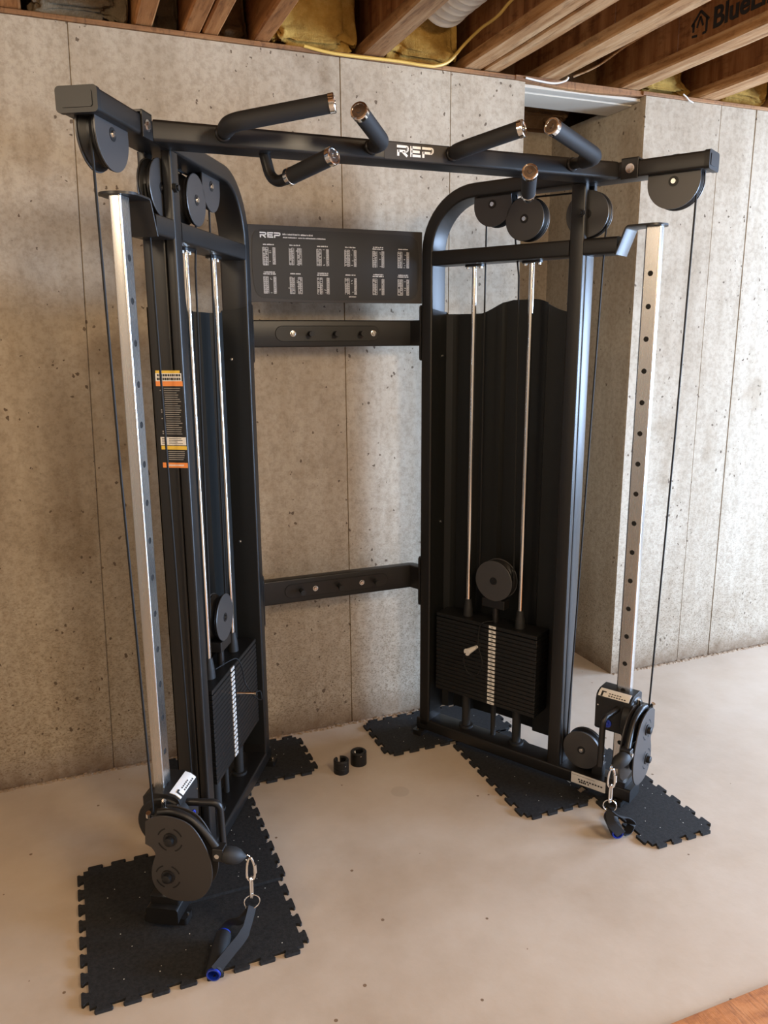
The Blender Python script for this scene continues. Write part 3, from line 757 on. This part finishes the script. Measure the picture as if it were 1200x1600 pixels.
    q = MB(); q.add([(s_, a, b_) for s_ in (.803, .910) for a, b_ in lb]+[(s_, a-.0015, b_-.002) for s_ in (.803, .910) for a, b_ in lb],
                    [(i, i+1, 5+i, 4+i) for i in range(3)]+[(8+i, 9+i, 13+i, 12+i) for i in range(3)]+[(0, 1, 9, 8), (1, 2, 10, 9), (2, 3, 11, 10), (4, 5, 13, 12), (5, 6, 14, 13), (6, 7, 15, 14), (0, 4, 12, 8), (3, 7, 15, 11)])
    P('warning_label', q, M_LABEL, car, angle=60, label='white printed label')
    q = MB()
    def onl(s0_, s1_, t0, t1, side=side):
        if side < 0: s0_, s1_ = 1.714-s1_, 1.714-s0_; t0, t1 = t0, t1   # ink patch on the label's sloping middle facet
        a, b_ = lb[1], lb[2]
        pa = (a[0]+(b_[0]-a[0])*t0, a[1]+(b_[1]-a[1])*t0); pb = (a[0]+(b_[0]-a[0])*t1, a[1]+(b_[1]-a[1])*t1)
        q.add([(s0_, pa[0]+.0004, pa[1]+.0006), (s1_, pa[0]+.0004, pa[1]+.0006), (s1_, pb[0]+.0004, pb[1]+.0006), (s0_, pb[0]+.0004, pb[1]+.0006)], [(0, 1, 2, 3)])
    onl(.812, .819, -.2, 1.1); onl(.819, .828, .8, 1.1)
    for k in range(7): onl(.838+k*.009, .844+k*.009, .05, .32)
    for k in range(5): onl(.838+k*.009, .844+k*.009, .62, .86)
    P('label_print', q, M_INK, car, smooth=False)
    # release button
    P('release_button', MB().lathe((.842, .026, .316), (0, 1, 0), [(0, .0145), (.003, .0145), (.0035, .010), (.001, .010), (.001, .006), (.004, .005)], 22), M_BLUE, car, label='blue round release button')
    for s_, z_ in ((.806, .375), (.900, .36)):
        P('screw', MB().cyl((s_, .025, z_), (s_, .028, z_), .003, seg=8), M_BOLT, car)
    lev = fillet([(.875, .020, .378), (.872, .060, .378), (.860, .112, .374), (.860, .116, .205)], .022, 8)
    P('adjustment_lever', MB().tube(lev, .0102, 14), M_STEEL, car)
    # kidney shaped pulley housing
    out = [(-.047, .378), (-.020, .394), (.025, .397), (.075, .378), (.110, .325), (.127, .262), (.120, .203), (.090, .163), (.047, .150), (.005, .154), (-.026, .175), (-.040, .208), (-.036, .250), (-.026, .284), (-.036, .303), (-.052, .312)]
    sm = [(v.x, v.y) for v in catmull([(a, b_, 0) for a, b_ in out[:15]], 4)]+[out[15]]
    def kid(s0_, s1_, sc=1.0, dn=0, dz=0):
        cx, cz = .03, .27; pts = [(cx+(a-cx)*sc+dn, cz+(b_-cz)*sc+dz) for a, b_ in sm]
        mb = MB(); m = len(pts)
        mb.add([(s0_, a, b_) for a, b_ in pts]+[(s1_, a, b_) for a, b_ in pts], [tuple(range(m))[::-1], tuple(range(m, 2*m))]+[(i, (i+1) % m, m+(i+1) % m, m+i) for i in range(m)])
        return mb
    P('housing_plate', kid(.971, .975), M_GLOSS, car, bevel=.001)
    P('housing_plate', kid(.924, .928), M_GLOSS, car, bevel=.001)
    rim = [(.9735, a, b_) for a, b_ in sm[16:46]]
    for (hn, hz) in ((.018, .331), (.005, .220)):
        P('pulley_wheel', MB().lathe((.950, hn, hz), (1, 0, 0), [(-.014, .052), (-.010, .052), (0, .043), (.010, .052), (.014, .052)], 30), M_PLAST, car)
        P('axle_boss', MB().lathe((.975, hn, hz), (1, 0, 0), [(0, .019), (.003, .0185), (.0035, .0125), (.014, .0115), (.0155, .009)], 22), M_PLAST, car)
        for a0 in (20, 110, 200, 290):
            vs = []; sl = MB()
            for k in range(9):
                a = math.radians(a0+50*k/8)
                for r_ in (.0315, .0355): vs.append((.9756, hn+r_*math.cos(a), hz+r_*math.sin(a)))
            sl.add(vs, [(2*k, 2*k+1, 2*k+3, 2*k+2) for k in range(8)])
            P('slot_shade', sl, M_DARK, car, smooth=False)  # flat black arcs paint the shade of slots on the housing
    P('carriage_disc', MB().lathe((.905, -.022, .338), (1, 0, 0), [(-.012, .070), (-.009, .074), (.013, .074), (.016, .070)], 36), M_PLAST, car)
    P('carriage_arm', MB().box((.905, -.050, .345), (.968, -.005, .392)).box((.885, -.02, .290), (.925, .022, .400)), M_PLAST, car, bevel=.003)
    gd = catmull([(.952, -.020, .392), (.950, .020, .396), (.948, .065, .378), (.950, .105, .340), (.955, .138, .300)], 7)
    P('cable_guard', MB().tube(gd, .0108, 14), M_STEEL, car)
    for a, b_ in (((.930, -.014, .394), (.932, -.012, .415)), ((.966, -.040, .388), (.972, -.038, .402))):
        P('bolt', MB().cyl(a, b_, .0078, .0065, seg=12), M_CHROME, car)
    P('swivel_yoke', MB().box((.938, .128, .275), (.972, .158, .312)), M_STEEL, car, bevel=.003)
    P('bolt', MB().cyl((.972, .142, .294), (.976, .142, .294), .0065, seg=12), M_BOLT, car)
    P('cable_stopper', MB().lathe((.962, .150, .293), Vector((-.030, .062, -.026)), [(0, .014), (.006, .019), (.018, .0225), (.036, .0225), (.050, .018), (.060, .010), (.066, .0065)], 24), M_RUB, car)
    P('cable_eye', MB().tube([Vector((.934, .2095, .268))+Vector((-.3*.006*math.cos(t), .7*.008*math.cos(t), .008*math.sin(t))) for t in [2*PI*k/14 for k in range(14)]], .002, 8, closed=True), M_CHROME, car)
for side in (-1, 1): tower(side)

# base sticker on the right tower, warning placard on the left post
xf = TW(1)
q = part('base_label', MB().prism(rpoly(.712, .036, .840, .077, .002, 2), 1, .0002, .0010), M_LABEL, machine, xf, smooth=False, label='white printed label on the base')
mb = MB()
for k in range(9): mb.box((.738+k*.0105, .001, .052), (.745+k*.0105, .0014, .0575))
for k in range(4): mb.box((.742+k*.007, .001, .043), (.7475+k*.007, .0014, .050))
mb.box((.775, .001, .043), (.779, .0014, .050)); mb.box((.716, .001, .0685), (.800, .0014, .0695))
part('label_print', mb, M_INK, q, xf, smooth=False)
xf = TW(-1)
def fl(mb, n0, z0, n1, z1, d=.0004): return mb.box((.6612, n0, z0), (.6612+d, n1, z1))
wl = part('warning_label', fl(MB(), -.079, 1.267, -.006, 1.517), M_STEEL, machine, xf, smooth=False, label='tall dark warning sticker with orange and white bands')
part('label_band', fl(MB(), -.079, 1.490, -.006, 1.511, .0008), M_LABEL, wl, xf, smooth=False, label='white band')
part('label_band', fl(fl(MB(), -.078, 1.511, -.010, 1.518, .0008), -.075, 1.306, -.003, 1.316, .0008), M_YEL, wl, xf, smooth=False, label='yellow bands')
part('label_band', fl(fl(MB(), -.079, 1.477, -.004, 1.490, .0008), -.074, 1.256, -.003, 1.270, .0008), M_ORANGE, wl, xf, smooth=False, label='orange bands')
part('label_band', fl(MB(), -.076, 1.318, -.004, 1.340, .0008), M_LABEL, wl, xf, smooth=False, label='white band')
ink = MB(); n = -.074
while n < -.012:
    a = random.uniform(.003, .006)
    fl(ink, n, 1.5025, n+a, 1.5085, .0011); n += a+.0015
n = -.075
while n < -.012:
    a = random.uniform(.003, .006); fl(ink, n, 1.4925, n+a, 1.499, .0011); n += a+.0012
for k in range(4): fl(ink, -.072, 1.3215+k*.0045, -.060, 1.3233+k*.0045, .0011); fl(ink, -.052, 1.3215+k*.0045, -.052+.04*random.uniform(.6, 1), 1.3228+k*.0045, .0011)
part('label_print', ink, M_INK, wl, xf, smooth=False)
tx = MB(); z = 1.470
while z > 1.345:
    fl(tx, -.058+.002*random.random(), z, -.010-random.random()*.012, z+.0017, .0008)
    if random.random() < .4: fl(tx, -.069, z, -.065, z+.003, .0008)
    z -= .0058
z = 1.300
while z > 1.273:
    fl(tx, -.056, z, -.008-random.random()*.006, z+.0017, .0008); z -= .0055
part('label_text', tx, M_PRINTG, wl, xf, smooth=False)
tx = MB(); n = -.060
while n < -.015:
    a = random.uniform(.002, .004); fl(tx, n, 1.261, n+a, 1.265, .0011); n += a+.001
part('label_text', tx, M_LABEL, wl, xf, smooth=False)

# ------------------------------------------------------------------ pull-up bar
YF, YB = -.660, -.566
def bar_x(y): return A0+(-y/SN)*CS
mb = MB(); pr = rrect(.094, .050, .008, 4); m = len(pr)
for sgn in (-1, 1):
    mb.add([(sgn*(bar_x(-.613+a)-.003), -.613+a, 2.0855+b_) for a, b_ in pr], [])
mb.f += [(i, (i+1) % m, m+(i+1) % m, m+i) for i in range(m)]+[tuple(range(m))[::-1], tuple(range(m, 2*m))]
bar = part('pull_up_bar', mb, M_STEEL, machine)
for side in (-1, 1):
    xf = TW(side)
    b_ = part('mounting_flange', MB().box((.772, 0, 2.057), (.824, .006, 2.116)).box((.772, -.09, 2.110), (.824, .006, 2.116)), M_STEEL, machine, xf, bevel=.0015)
    part('bolt', MB().cyl((.800, .006, 2.0855), (.800, .012, 2.0855), .010, .009, seg=6).cyl((.800, .006, 2.0855), (.800, .0075, 2.0855), .0135, seg=18), M_BOLT, b_, xf)
for x in (-.379, .204):
    part('bolt', MB().lathe((x, -.620, 2.110), (0, 0, 1), [(0, .012), (.002, .012), (.0025, .008), (.007, .008)], 16), M_BOLT, machine)

def grip(pts, fr, R, g0=0):
    path = fillet(pts, fr, 8)
    st = part('grip_handle', MB().tube(path, .0145, 18), M_STEEL, bar)
    return path
def foam(path, frac, r=.0205):
    P_ = [Vector(p) for p in path]; L = [0]
    for a, b_ in zip(P_, P_[1:]): L.append(L[-1]+(b_-a).length)
    tot = L[-1]
    def at(d):
        for i in range(len(L)-1):
            if d <= L[i+1] or i == len(L)-2: return P_[i].lerp(P_[i+1], (d-L[i])/(L[i+1]-L[i]))
    return [at(tot*(frac[0]+(frac[1]-frac[0])*k/24)) for k in range(25)]
def end_plug(a, b_, par, r=.0205):
    a, b_ = Vector(a), Vector(b_); t = (b_-a).normalized()
    part('end_plug', MB().lathe(b_-t*.011, t, [(0, r*.9), (0, r+.0015), (.012, r+.0015), (.014, r), (.0142, r*.82), (.012, r*.78)], 26), M_CHROME, par, label='chrome end plug')
    part('plug_face', MB().lathe(b_-t*.011, t, [(.0115, r*.80), (.0125, r*.80), (.013, r*.3), (.0155, r*.25)], 26), M_DKMET, par, label='chrome plug face darkened to paint a reflection')  # darker metal paints the dark reflection inside the chrome ring
for sg in (-1, 1):
    X = lambda p: (sg*p[0], p[1], p[2])
    # outer forward grip (A)
    pts = [X((.508, -.655, 2.090)), X((.512, -.775, 2.088)), X((.293, -.877, 2.126))]
    path = fillet(pts, .045, 8)
    h = part('pull_up_grip', MB().tube(path, .0155, 18), M_STEEL, machine)
    part('foam_sleeve', MB().tube(foam(path, (.16, .985)), .0208, 22), M_FOAM, h)
    part('weld_ring', MB().lathe(X((.508, -.660, 2.090)), (0, -1, 0), [(0, .020), (.006, .019), (.009, .016)], 20), M_STEEL, h)
    end_plug(path[-2], path[-1], h)
    # inner forward grip (B)
    pts = [X((.118, -.655, 2.090)), X((.115, -.728, 2.088)), X((.223, -.853, 2.121))]
    path = fillet(pts, .045, 8)
    h = part('pull_up_grip', MB().tube(path, .0155, 18), M_STEEL, machine)
    part('foam_sleeve', MB().tube(foam(path, (.14, .985)), .0208, 22), M_FOAM, h)
    part('weld_ring', MB().lathe(X((.118, -.660, 2.090)), (0, -1, 0), [(0, .020), (.006, .019), (.009, .016)], 20), M_STEEL, h)
    end_plug(path[-2], path[-1], h)
    # low angled grip (C)
    pts = [X((.395, -.613, 2.065)), X((.380, -.632, 1.985)), X((.274, -.810, 2.028))]
    path = fillet(pts, .040, 8)
    h = part('pull_up_grip', MB().tube(path, .0145, 18), M_STEEL, machine)
    a, b_ = Vector(path[-2]), Vector(path[-1]); L = (b_-a).length; t = (b_-a).normalized()
    s0 = Vector(X((.344, -.690, 1.998))); s0 = b_+t*((s0-b_).dot(t))
    part('foam_sleeve', MB().cyl(s0, b_-t*.008, .0205, seg=24), M_FOAM, h)
    part('chrome_collar', MB().lathe(s0, t, [(-.012, .017), (-.012, .0215), (-.001, .0215), (.001, .019)], 24), M_CHROME, h, label='chrome collar')
    end_plug(a, b_, h)

# REP lettering as strokes
def strokes(mb, segs, x, z, sc, t, y0, y1):
    for (ax, az, bx, bz) in segs:
        a = Vector((ax, az)); b_ = Vector((bx, bz)); d = (b_-a).normalized(); nn = Vector((-d.y, d.x))*t/2
        a2 = a-d*t*.0; b2 = b_+d*t*.0
        poly = [a2+nn, b2+nn, b2-nn, a2-nn]
        mb.prism([(x+p.x*sc, z+p.y*sc) for p in poly], 1, y0, y1)
def rep_logo(parent, x, z, h, y, name='logo_lettering'):
    mb = MB(); t = .235
    bowl = [(0, .88, .98, .88), (.98, .88, 1.10, .86), (1.08, .87, 1.17, .78), (1.145, .80, 1.17, .66), (1.165, .68, 1.12, .52), (1.13, .55, 1.02, .46), (1.05, .475, .90, .46), (.14, .46, .95, .46), (.14, .56, .14, 0)]
    strokes(mb, bowl+[(.62, .40, 1.12, .0)], x, z, h, t, y-.0006, y)
    x2 = x+1.42*h
    strokes(mb, [(.14, 1.0, .14, 0), (.14, .88, 1.15, .88), (.14, .50, 1.05, .50), (.14, .12, 1.15, .12)], x2, z, h, t, y-.0006, y)
    x3 = x+2.72*h
    strokes(mb, bowl, x3, z, h, t, y-.0006, y)
    return part(name, mb, M_PRINT, parent, smooth=False, label='white lettering')
badge = part('logo_plate', MB().prism(rpoly(-.082, 2.0645, .104, 2.1065, .003, 2), 1, -.6608, -.6600), M_PLACF, machine, smooth=False, label='dark badge with white letters')
rep_logo(badge, -.046, 2.0735, .0270, -.6610)

# ------------------------------------------------------------------ exercise placard and storage rails
pl = part('placard', MB().box((-.316, -.034, 1.719), (.316, -.030, 1.967)), M_PLACF, machine, bevel=.001)
pts = []
for k in range(9): t = k/8; pts.append((-.272+.544*t, 1.7325-.006*math.sin(PI*t)))
pts += [(.290, 1.742), (.300, 1.770)]
for k in range(5): t = k/4; pts.append((.300+.004*math.sin(PI*t), 1.785+.12*t))
pts += [(.296, 1.932), (.278, 1.948)]
for k in range(9): t = k/8; pts.append((.262-.534*t, 1.953+.002*math.sin(PI*t)))
pts += [(-.292, 1.946), (-.302, 1.930)]
for k in range(5): t = k/4; pts.append((-.303-.003*math.sin(PI*t), 1.910-.13*t))
pts += [(-.297, 1.752), (-.285, 1.738)]
pf = part('placard_face', MB().prism(pts, 1, -.0352, -.034), M_PLAC, pl, smooth=False)
rep_logo(pl, -.277, 1.9265, .0178, -.0356)
rn = random.Random(3)
pm_ = MB(); YP0, YP1 = -.0358, -.0353
def word(mb, x0, x1, z, h):
    x = x0
    while x < x1-.001:
        a = rn.uniform(.0016, .0030)
        mb.box((x, YP0, z), (min(x+a, x1), YP1, z+h*rn.uniform(.75, 1))); x += a+rn.choice([.0006, .0006, .0006, .0022])
word(pm_, -.199, -.140, 1.9365, .0055); word(pm_, -.136, -.094, 1.9360, .0055); word(pm_, -.198, -.148, 1.9270, .0040); word(pm_, -.145, -.046, 1.9270, .0040)
cx = [-.247, -.156, -.059, .042, .146, .242]
titles = [[(-.022, .013)], [(-.018, .018)], [(-.02, .022)], [(-.026, .032)], [(-.022, .012), (-.028, .025)], [(-.025, .032)]]
for r_, (zc, zs) in enumerate(((1.871, 1.900), (1.777, 1.808))):
    for i, x in enumerate(cx):
        two = (r_ == 0 and i == 4) or (r_ == 1 and i in (0, 2, 4, 5))
        word(pm_, x-.020, x+.018, zs+(.0065 if two else .003), .0042)
        if two: word(pm_, x-.022, x+.020, zs+.0005, .0042)
        wl_ = .0165 if (i+r_) % 3 else .019; wr = .0085 if i != 1 else .014
        z0, z1 = zc-.030, zc+.025
        for (a, b_) in ((x-.022, x-.022+wl_), (x+.021-wr, x+.021)):
            for xx in (a, a+(b_-a)*.52, b_): pm_.box((xx-.0005, YP0, z0), (xx+.0005, YP1, z1))
            z = z0
            while z < z1:
                for (u, v) in ((a+.0012, a+(b_-a)*.48), (a+(b_-a)*.58, b_-.001)):
                    if rn.random() < .88: pm_.box((u, YP0, z), (u+(v-u)*rn.uniform(.6, 1), YP1, z+.0013))
                z += .0030
        for k in range(rn.randint(3, 5)):
            zz = rn.uniform(z0, z1); xx = x+rn.uniform(0, .006)
            pm_.box((xx, YP0, zz), (xx+rn.uniform(.003, .007), YP1, zz+.0012))
pm_.box((-.184, YP0, 1.765), (-.164, YP1, 1.7665)); word(pm_, .034, .060, 1.738, .004); word(pm_, -.268, -.250, 1.838, .003)
part('placard_print', pm_, mat('placard_print_grey', (.66, .63, .60), .6), pl, smooth=False)

def rail(zc, pegs, bolts, st):
    path = [(-.352, -.016, zc), (-.316, .062, zc), (.316, .062, zc), (.352, -.016, zc)]
    path = [path[0]]+[p for p in fillet(path, .012, 4)[1:-1]]+[path[-1]]
    r = part('storage_rail', MB().sweep(path, (0, 0, 1), rrect(.094, .040, .005, 3)), M_STEEL, machine)
    for sg in (-1, 1):
        xf_ = TW(sg)
        part('rail_flange', MB().prism([(-.045+a, zc+b_) for a, b_ in rrect(.090, .200, .010, 4)], 0, .0335, .0415), M_STEEL, r, xf_, bevel=.001)
    yf = .042
    sl = rpoly(st[0], zc-.026, st[1], zc+.026, .0255, 8)
    part('rail_plate', MB().prism(sl, 1, yf-.0022, yf), M_STEEL, r, bevel=.0006)
    o2 = rpoly(st[0]-.0016, zc-.0276, st[1]+.0016, zc+.0276, .027, 8)
    part('plate_shadow_line', MB().prism(o2, 1, yf-.0008, yf+.0005), M_DARK, r, label='dark outline painting the shadow line around the plate')  # black outline paints the thin shadow line round the raised plate
    for x in pegs:
        part('storage_peg', MB().cyl((x, yf, zc), (x, yf-.030, zc-.001), .0085, seg=16).cyl((x, yf-.030, zc-.001), (x, yf-.036, zc-.001), .0105, .0100, seg=16), M_RUB, r)
    for x in bolts:
        part('bolt', MB().lathe((x, yf-.002, zc), (0, -1, 0), [(0, .0105), (.0015, .0105), (.002, .0078), (.006, .0065), (.0062, .0035), (.004, .003)], 18), M_BOLT, r)
rail(1.6145, (-.091, .005, .104), (-.152, .154), (-.215, .175))
rail(.6605, (-.150, .002, .152), (-.093, .097), (-.212, .205))

# ------------------------------------------------------------------ carabiners and strap handles
def loop_pts(c, h, hw_top, hw_bot, ht, k=28):
    """pear loop in the plane of horizontal direction h and z, centre top at c, height ht"""
    c = Vector(c); h = Vector(h).normalized(); out = []
    for i in range(k):
        a = 2*PI*i/k; z = math.cos(a); x = math.sin(a)
        f = (z+1)/2; wd = hw_top*f+hw_bot*(1-f)
        xx = math.copysign(abs(x)**.75, x)*wd; zz = math.copysign(abs(z)**.8, z)
        out.append(c+h*xx+Vector((0, 0, (zz-1)/2*ht)))
    return out
def handle_set(side, hdir, lbl_c, lbl_h, tube_lo, tube_hi, paths, twist):
    xf_ = TW(side)
    top = Vector(xf_(.940, .219, .268)); 
    h = Vector(hdir).normalized(); h2 = (h*math.cos(1.1)+Vector((-h.y, h.x, 0))*math.sin(1.1))
    car = thing('carabiner', tuple(top), lbl_c, 'carabiner', 'steel carabiners on the cable ends')
    part('hook_body', MB().tube(loop_pts(top+Vector((0, 0, .004)), h, .0065, .0130, .066), .0034, 10, closed=True), M_CHROME, car)
    part('gate_sleeve', MB().cyl(top+h*.0112+Vector((0, 0, -.018)), top+h*.0122+Vector((0, 0, -.042)), .0046, seg=12), M_CHROME, car)
    part('quick_link', MB().tube(loop_pts(top+Vector((0, 0, -.053)), h2, .0075, .0075, .062), .0030, 10, closed=True), M_CHROME, car)
    rc = top+Vector((0, 0, -.053-.062-.012))
    o = thing('strap_handle', (tube_lo[0], tube_lo[1], 0), lbl_h, 'exercise handle', 'strap handles clipped to the cables')
    ring = [rc+h*.0205*math.cos(2*PI*k/30)+Vector((0, 0, .0205*math.sin(2*PI*k/30))) for k in range(30)]
    part('ring', MB().tube(ring, .0017, 8, closed=True), M_CHROME, o, label='steel ring')
    lo, hi = Vector(tube_lo), Vector(tube_hi); t = (hi-lo).normalized()
    core = MB().lathe(lo, t, [(0, .0150), (0, .0182), (.012, .0182)]+[((hi-lo).length-.012, .0182), ((hi-lo).length, .0182), ((hi-lo).length, .0150)], 26)
    core = MB(); L = (hi-lo).length
    core.lathe(lo, t, [(0, .0145), (0, .0180), (L, .0180), (L, .0145)], 26, close=True)
    part('grip_core', core, M_BLUE, o, label='blue plastic tube ends')
    part('grip_sleeve', MB().lathe(lo, t, [(.006, .0178), (.006, .0205), (.010, .0215), (L-.010, .0215), (L-.006, .0205), (L-.006, .0178)], 26, close=True), M_FOAM, o)
    for path, nrm in paths:
        pts_ = catmull([rc+Vector((0, 0, -.015))]+[Vector(p) for p in path], 6)
        mb = MB(); vs = []; n_ = len(pts_)
        nrm = Vector(nrm)
        for i, p in enumerate(pts_):
            tt = (pts_[min(i+1, n_-1)]-pts_[max(i-1, 0)]).normalized()
            wdir = tt.cross(nrm).normalized(); nn = wdir.cross(tt).normalized()
            wd = .0155 if i > 5 else .0125
            for a, b2 in ((wd, .0012), (-wd, .0012), (-wd, -.0012), (wd, -.0012)): vs.append(p+wdir*a+nn*b2)
        fs = [(i*4+j, i*4+(j+1) % 4, (i+1)*4+(j+1) % 4, (i+1)*4+j) for i in range(n_-1) for j in range(4)]+[(0, 1, 2, 3), (n_*4-4, n_*4-3, n_*4-2, n_*4-1)]
        mb.add(vs, fs); part('strap', mb, M_WEB, o)
handle_set(-1, (1, -.1, 0), 'steel carabiner and link hanging from the left tower cable', 'black strap handle with blue tube ends on the mat below the left tower',
           (-.699, -1.003, .0225), (-.648, -.880, .0335),
           [([(-.606, -.957, .084), (-.650, -.982, .060), (-.694, -1.003, .036)], (.35, -.9, .35)), ([(-.606, -.915, .090), (-.632, -.888, .066), (-.648, -.874, .040)], (.35, -.9, .35))], 0)
handle_set(1, (.8, -.62, 0), 'steel carabiner and link hanging from the right tower cable', 'black strap handle with a blue tube end on the floor below the right tower',
           (.622, -.915, .0225), (.656, -.825, .0290),
           [([(.580, -.930, .085), (.602, -.935, .055), (.622, -.930, .032)], (-.6, -.7, .4)), ([(.610, -.925, .096), (.655, -.905, .070), (.690, -.895, .035), (.670, -.905, .012), (.640, -.912, .014)], (.3, .3, .9))], 0)
